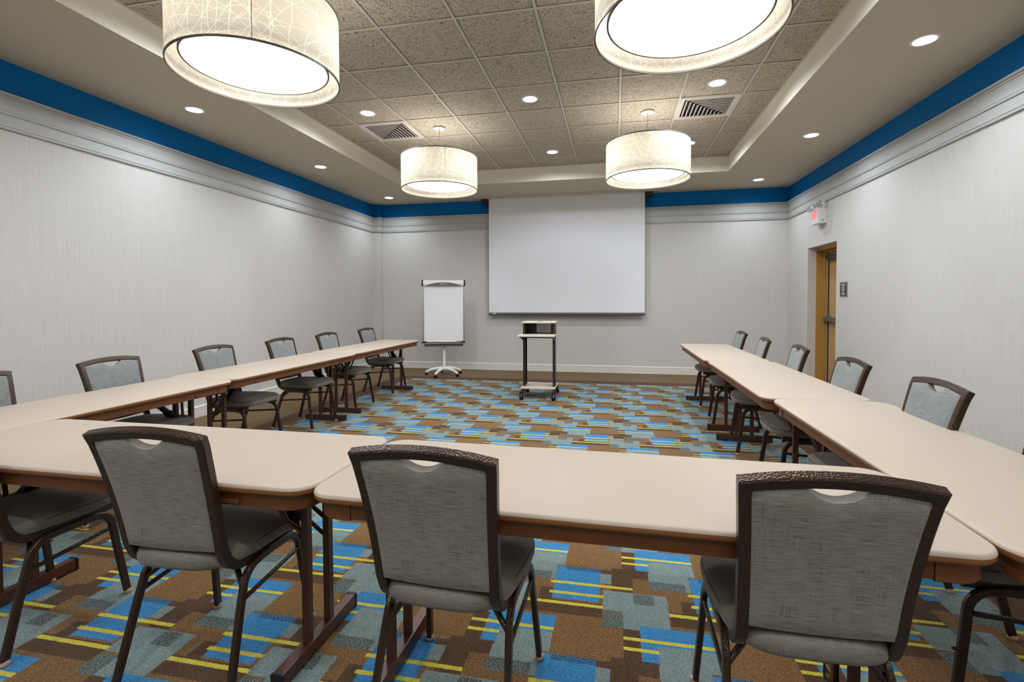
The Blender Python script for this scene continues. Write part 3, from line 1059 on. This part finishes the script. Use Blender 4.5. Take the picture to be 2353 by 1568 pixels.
# ------------------------------------------------------------------ air vents
def make_vent(sgn):
    t = thing('ceiling_vent')
    h = T / 2 - 0.012
    g = G()
    b = 0.045
    for (x0, x1, y0, y1) in ((-h, h, -h, -h + b), (-h, h, h - b, h), (-h, -h + b, -h + b, h - b), (h - b, h, -h + b, h - b)):
        g.bx(x0, x1, y0, y1, -0.003, 0.012)
    g.build('frame', 'vent_paint', t)
    g = G(); g.bx(-h, h, -h, h, 0.030, 0.034); g.build('duct', 'vent_dark', t)
    i0 = h - b
    n = 11
    # L shaped louvres nested toward the far outer corner
    for k in range(n):
        q = 2 * i0 * (k + 0.35) / (n + 0.4)
        tilt = 0.028
        xa, xb = -i0 + q, i0          # run along x at y = -i0+q, and along y at x = corner
        cx = sgn * (i0 - q)            # corner x
        g = G()
        yk = -i0 + q
        ex = -sgn * i0
        # leg along x : from corner to the far side
        a = [(cx, yk, 0.0), (ex, yk, 0.0), (ex, yk + tilt, 0.026), (cx - sgn * tilt, yk + tilt, 0.026)]
        bq = [(cx, yk, 0.0), (cx, i0, 0.0), (cx - sgn * tilt, i0, 0.026), (cx - sgn * tilt, yk + tilt, 0.026)]
        for qd, off in ((a, (0, 0.0025, 0)), (bq, (-sgn * 0.0025, 0, 0))):
            lip = Vector(off) * 6.0
            l0 = [Vector(qd[0]), Vector(qd[1]), Vector(qd[1]) + lip, Vector(qd[0]) + lip]
            g.rings([l0, [p + Vector((0, 0, 0.002)) for p in l0]])
            lo = [Vector(p) for p in qd]; hi = [Vector(p) + Vector(off) for p in qd]
            g.rings([lo, hi])
        g.build('louvre', 'vent_paint', t)
    return t
for (x, y), sg, lab in zip(vent_cells, (1, -1), ('square white air vent in the ceiling tiles left of centre, beside far left lamp', 'square white air vent in the ceiling tiles right of centre, above far right lamp')):
    v_ = make_vent(sg)
    v_.location = (x, y, ZT + 0.001)
    tag(v_, lab, 'vent', 'ceiling air vents')

# ------------------------------------------------------------------ projection screen
SX0, SX1, SY = -2.280, 0.502, 8.68
t = thing('projection_screen', ((SX0 + SX1) / 2, SY, ZC)); x0, x1 = SX0 - t.location.x, SX1 - t.location.x
zb = 1.082 - ZC
g = G(); g.bx(x0, x1, -0.0015, 0.0015, zb, -0.002); g.build('screen_fabric', 'screen_white', t)
g = G()
g.prism([(-0.012, zb + 0.003), (0.012, zb + 0.003), (0.014, zb - 0.030), (0.010, zb - 0.036), (-0.010, zb - 0.036), (-0.014, zb - 0.030)], 'x', x0 - 0.004, x1 + 0.004)
bar = g.build('weight_bar', 'grey_plastic', t)
g = G(); g.bx(x0 - 0.022, x1 + 0.022, -0.018, 0.018, zb - 0.046, zb - 0.034, 0.003); g.build('bar_lip', 'black_plastic', bar)
g = G(); g.bx(x0 + 0.06, x0 + 0.13, -0.0155, -0.0135, zb - 0.026, zb - 0.008); g.build('maker_label', 'white_plastic', bar)
for s_ in (-1, 1):
    xx = x0 if s_ < 0 else x1
    g = G(); g.bx(min(xx, xx + s_ * 0.13), max(xx, xx + s_ * 0.13), -0.05, 0.10, -0.085, -0.001, 0.004); g.bx(min(xx, xx + s_ * 0.06), max(xx, xx + s_ * 0.06), 0.0, 0.09, -0.15, -0.085, 0.004)
    br = g.build('roller_bracket', 'cart_steel', t)
g = G(); g.tube([(x0 - 0.01, 0.055, -0.055), (x1 + 0.01, 0.055, -0.055)], 0.045, 16); g.build('roller', 'screen_white', t, smooth=True)
g = G(); g.bx(x0 - 0.28, x1 + 0.28, -0.21, -0.012, -0.010, -0.0005, 0.002); g.build('slot_cover', 'soffit_paint', t)
tag(t, 'large white projection screen pulled down in front of the back wall', 'screen')

# ------------------------------------------------------------------ whiteboard easel
ex, ey = -2.93, 8.03
t = thing('whiteboard_easel', (ex, ey, 0), math.radians(17))
g = G(); g.tube([(0, 0, 0.10), (0, 0, 0.70)], 0.025, 20); g.tube([(0, 0.01, 0.66), (0, 0.055, 1.40)], 0.018, 16)
g.build('pole', 'white_plastic', t, smooth=0.7)
g = G(); g.lathe([(0.001, 0.155), (0.034, 0.152), (0.045, 0.13), (0.05, 0.10), (0.001, 0.095)], 24); g.build('hub', 'white_plastic', t, smooth=0.7)
for k in range(5):
    a = math.radians(-98 - 17 + 72 * k); ca, sa = math.cos(a), math.sin(a)
    pts = [(0.02 * ca, 0.02 * sa, 0.122), (0.12 * ca, 0.12 * sa, 0.121), (0.22 * ca, 0.22 * sa, 0.103), (0.29 * ca, 0.29 * sa, 0.076), (0.325 * ca, 0.325 * sa, 0.058)]
    g = G(); g.tube(pts, [0.032, 0.030, 0.026, 0.023, 0.019], 12); lg = g.build('foot_arm', 'white_plastic', t, smooth=0.8)
    g = G(); c0 = Vector((0.315 * ca, 0.315 * sa, 0.024)); n0 = Vector((-sa, ca, 0))
    for s_ in (-1, 1):
        g.tube([c0 + n0 * s_ * 0.006, c0 + n0 * s_ * 0.022], 0.024, 16)
    g.tube([c0 + Vector((0, 0, 0.012)), c0 + Vector((0, 0, 0.04))], 0.008, 8)
    g.build('caster', 'rubber', lg, smooth=0.7)
# board assembly leans back a little
BWD, BZ0, BZ1 = 0.720, 0.60, 1.575
lean = 0.055
def bp(x, z, d):
    k = (z - BZ0) / (BZ1 - BZ0)
    return (x, -0.075 + lean * k + d, z)
def bslab(g, x0, x1, z0, z1, d0, d1):
    g.rings([[bp(x0, z0, d0), bp(x1, z0, d0), bp(x1, z1, d0), bp(x0, z1, d0)], [bp(x0, z0, d1), bp(x1, z0, d1), bp(x1, z1, d1), bp(x0, z1, d1)]])
hw = BWD / 2
g = G(); bslab(g, -hw + 0.02, hw - 0.02, BZ0, BZ1, 0.0, 0.016); board = g.build('board', 'board_white', t)
for s_ in (-1, 1):
    g = G(); bslab(g, min(s_ * hw, s_ * (hw - 0.024)), max(s_ * hw, s_ * (hw - 0.024)), BZ0 - 0.01, BZ1, -0.008, 0.022); g.build('side_rail', 'aluminium', board)
g = G()
prof = [(-0.036, 1.580), (-0.040, 1.600), (-0.036, 1.640), (-0.022, 1.662), (0.012, 1.662), (0.022, 1.640), (0.022, 1.565), (-0.028, 1.565)]
g.prism([(y - 0.02, z) for y, z in prof], 'x', -hw + 0.012, hw - 0.012)
clamp = g.build('flip_pad_clamp', 'white_plastic', t)
for s_ in (-1, 1):
    g = G(); a, b = sorted((s_ * (hw - 0.012), s_ * (hw + 0.016))); g.prism([(y * 1.12 - 0.02, 1.612 + (z - 1.612) * 1.08) for y, z in prof], 'x', a, b); g.build('clamp_end', 'black_plastic', clamp)
g = G()
arc = [(-0.30, 1.566)] + [(-0.30 + 0.60 * k / 20, 1.566 + 0.058 * (1 - ((k - 10) / 10) ** 2) ** 0.8) for k in range(1, 20)] + [(0.30, 1.566)]
g.rings([[(x, -0.066, z) for x, z in arc], [(x, -0.040, z) for x, z in arc]])
g.build('clamp_badge', 'grey_plastic', clamp)
lt = link('badge_lettering', text_mesh('Quartet', 0.034, 0.0008, 'badge_lettering', 'sign_white'), clamp, (0, -0.067, 1.596)); lt.rotation_euler = (math.radians(90), 0, 0)
g = G(); g.prism([(-0.088, 0.585), (-0.155, 0.583), (-0.155, 0.607), (-0.149, 0.607), (-0.145, 0.596), (-0.088, 0.596)], 'x', -hw, hw); tr_ = g.build('pen_tray', 'grey_plastic', t)
g = G(); g.prism([(-0.05, 0.548), (-0.115, 0.520), (-0.118, 0.528), (-0.112, 0.540), (-0.05, 0.560)], 'x', -hw + 0.03, hw - 0.03); g.build('lower_tray', 'black_plastic', t)
g = G(); g.tube([(-hw + 0.09, -0.125, 0.604), (hw - 0.16, -0.125, 0.604)], 0.006, 8); g.build('tray_lip', 'chrome', tr_, smooth=True)
for s_ in (-1, 1):
    g = G(); g.box((s_ * (hw - 0.028), -0.118, 0.594), (0.075, 0.082, 0.030), None, 0.006); g.build('tray_end', 'black_plastic', tr_)
tag(t, 'white mobile whiteboard easel on a five-armed caster base near the back wall', 'easel')

# ------------------------------------------------------------------ presentation cart
px_, py_ = -1.005, 6.50
t = thing('presentation_cart', (px_, py_, 0), math.radians(2))
w2 = 0.215
g = G(); g.bx(-0.228, 0.226, -0.11, 0.235, 1.000, 1.018, 0.004); top = g.build('top_shelf', 'cart_laminate', t)
g = G(); g.lathe([(0.001, 1.0182), (0.034, 1.0182), (0.038, 1.020), (0.030, 1.0205), (0.001, 1.0205)], 20, (0.0, 0.08, 0)); g.build('cable_grommet', 'grey_plastic', top)
g = G(); g.bx(-0.252, 0.232, -0.37, -0.06, 0.835, 0.853, 0.004); sh = g.build('work_shelf', 'cart_laminate', t)
g = G(); g.bx(-0.225, 0.213, -0.33, -0.06, 0.818, 0.835, 0.003); g.build('shelf_pan', 'cart_steel', sh)
for s_ in (-1, 1):
    # folded steel side column
    xo = s_ * w2
    a, b = sorted((xo, xo - s_ * 0.005))
    g = G(); g.bx(a, b, -0.085, 0.085, 0.145, 1.000)
    a, b = sorted((xo, xo - s_ * 0.030)); g.bx(a, b, -0.090, -0.083, 0.145, 1.000); g.bx(a, b, 0.083, 0.090, 0.145, 1.000)
    g.build('side_column', 'cart_steel', t)
    a, b = sorted((xo - s_ * 0.002, xo - s_ * 0.006)); g = G(); g.bx(a, b, 0.090, 0.165, 0.862, 1.000); g.build('bin_side', 'cart_steel', t)
    g = G(); g.prism([(-0.30, 0.818), (-0.085, 0.818), (-0.085, 0.765)], 'x', *sorted((xo, xo - s_ * 0.006))); g.build('shelf_bracket', 'cart_steel', sh)
g2 = G(); g2.bx(-w2 + 0.006, -0.062, 0.160, 0.165, 0.862, 1.000); g2.bx(0.140, w2 - 0.006, 0.160, 0.165, 0.862, 1.000); g2.build('bin_back', 'black_plastic', t)
g2 = G(); g2.bx(-0.062, 0.140, 0.161, 0.164, 0.862, 1.000); g2.build('perforated_panel', 'perforated_steel', t)
g2 = G(); g2.bx(-w2 + 0.006, w2 - 0.006, -0.05, 0.165, 0.853, 0.862); g2.build('bin_floor', 'black_plastic', t)
g = G(); g.bx(-0.236, 0.226, -0.19, 0.24, 0.128, 0.148, 0.005); base = g.build('base_shelf', 'cart_laminate', t)
for sx in (-1, 1):
    for sy in (-1, 1):
        cx_, cy_ = sx * 0.212, (-0.26 if sy < 0 else 0.29)
        g = G(); g.rectsweep([(sx * 0.204, sy * 0.12 + 0.02, 0.105), (cx_, cy_, 0.085)], [(0, 0, 1)] * 2, 0.045, 0.042, 0.004); arm = g.build('caster_arm', 'cart_steel', base)
        g = G(); n0 = Vector((math.cos(0.4), math.sin(0.4), 0)); c0 = Vector((cx_, cy_ - 0.012, 0.034))
        for s_ in (-1, 1):
            g.tube([c0 + n0 * s_ * 0.006, c0 + n0 * s_ * 0.022], [0.034, 0.031], 20)
        g.build('caster_wheel', 'rubber', arm, smooth=0.6)
        g = G(); g.rectsweep([c0 + Vector((0, 0.008, 0.045)), c0 + Vector((0, 0.002, 0.026)), c0 + Vector((0, -0.006, 0.004))], [n0] * 3, 0.018, 0.012, 0.002); g.tube([c0 + n0 * -0.025, c0 + n0 * 0.025], 0.007, 8)
        g.build('caster_fork', 'chrome', arm, smooth=0.6)
tag(t, 'beige and dark steel rolling presentation cart standing under the screen', 'cart')

# ------------------------------------------------------------------ exit sign with emergency heads
t = thing('exit_sign', (XR, 7.45, 2.35))
g = G(); g.bx(-0.112, -0.001, -0.118, 0.125, 0.0, 0.195, 0.006); body = g.build('housing', 'white_plastic', t)
tx = link('exit_lettering', text_mesh('EXIT', 0.165, 0.001, 'exit_lettering', 'exit_red'), body, (-0.1135, 0.0, 0.122))
tx.rotation_euler = (math.radians(90), 0, math.radians(-90)); tx.scale = (0.55, 0.95, 1)
g = G(); g.box((-0.052, -0.1185, 0.040), (0.016, 0.002, 0.016)); g.build('test_button', 'black_plastic', body)
for hy, hz in ((0.19, 0.235), (-0.115, 0.262)):
    g = G(); g.tube([(-0.055, hy * 0.55, 0.19), (-0.055, hy * 0.75, hz - 0.01), (-0.06, hy, hz)], 0.012, 10); arm = g.build('head_arm', 'white_plastic', t, smooth=True)
    rot = Matrix.Rotation(math.radians(20 if hy > 0 else -12), 3, 'X') @ Matrix.Rotation(math.radians(12), 3, 'Y')
    g = G(); g.box((-0.070, hy, hz), (0.050, 0.105, 0.072), rot, 0.014); g.build('lamp_back', 'white_plastic', arm, smooth=0.6)
    g = G(); g.box((-0.104, hy - 0.008, hz - 0.004), (0.034, 0.100, 0.068), rot, 0.012); hd = g.build('lamp_head', 'lamp_head_glass', arm, smooth=0.6)
tag(t, 'white exit sign with red letters and two emergency lamp heads over the door', 'exit sign')

# ------------------------------------------------------------------ fire exit plate
t = thing('fire_exit_plate', (XR, 6.80, 1.43))
g = G(); g.bx(-0.006, -0.0005, -0.102, 0.102, -0.095, 0.095, 0.002); pl = g.build('plate_rim', 'sign_rim', t)
g = G(); g.bx(-0.0075, -0.006, -0.080, 0.080, -0.078, 0.078); g.build('plate_face', 'sign_black', t)
tx = link('plate_lettering', text_mesh('FIRE EXIT\nONLY\nALARM\nWILL\nSOUND', 0.031, 0.0004, 'plate_lettering', 'sign_white', line=0.92), t, (-0.0082, 0, -0.0))
tx.rotation_euler = (math.radians(90), 0, math.radians(-90)); tx.scale = (0.9, 1.0, 1)
tag(t, 'small black FIRE EXIT ONLY plate on the right wall beside the doorway', 'sign')
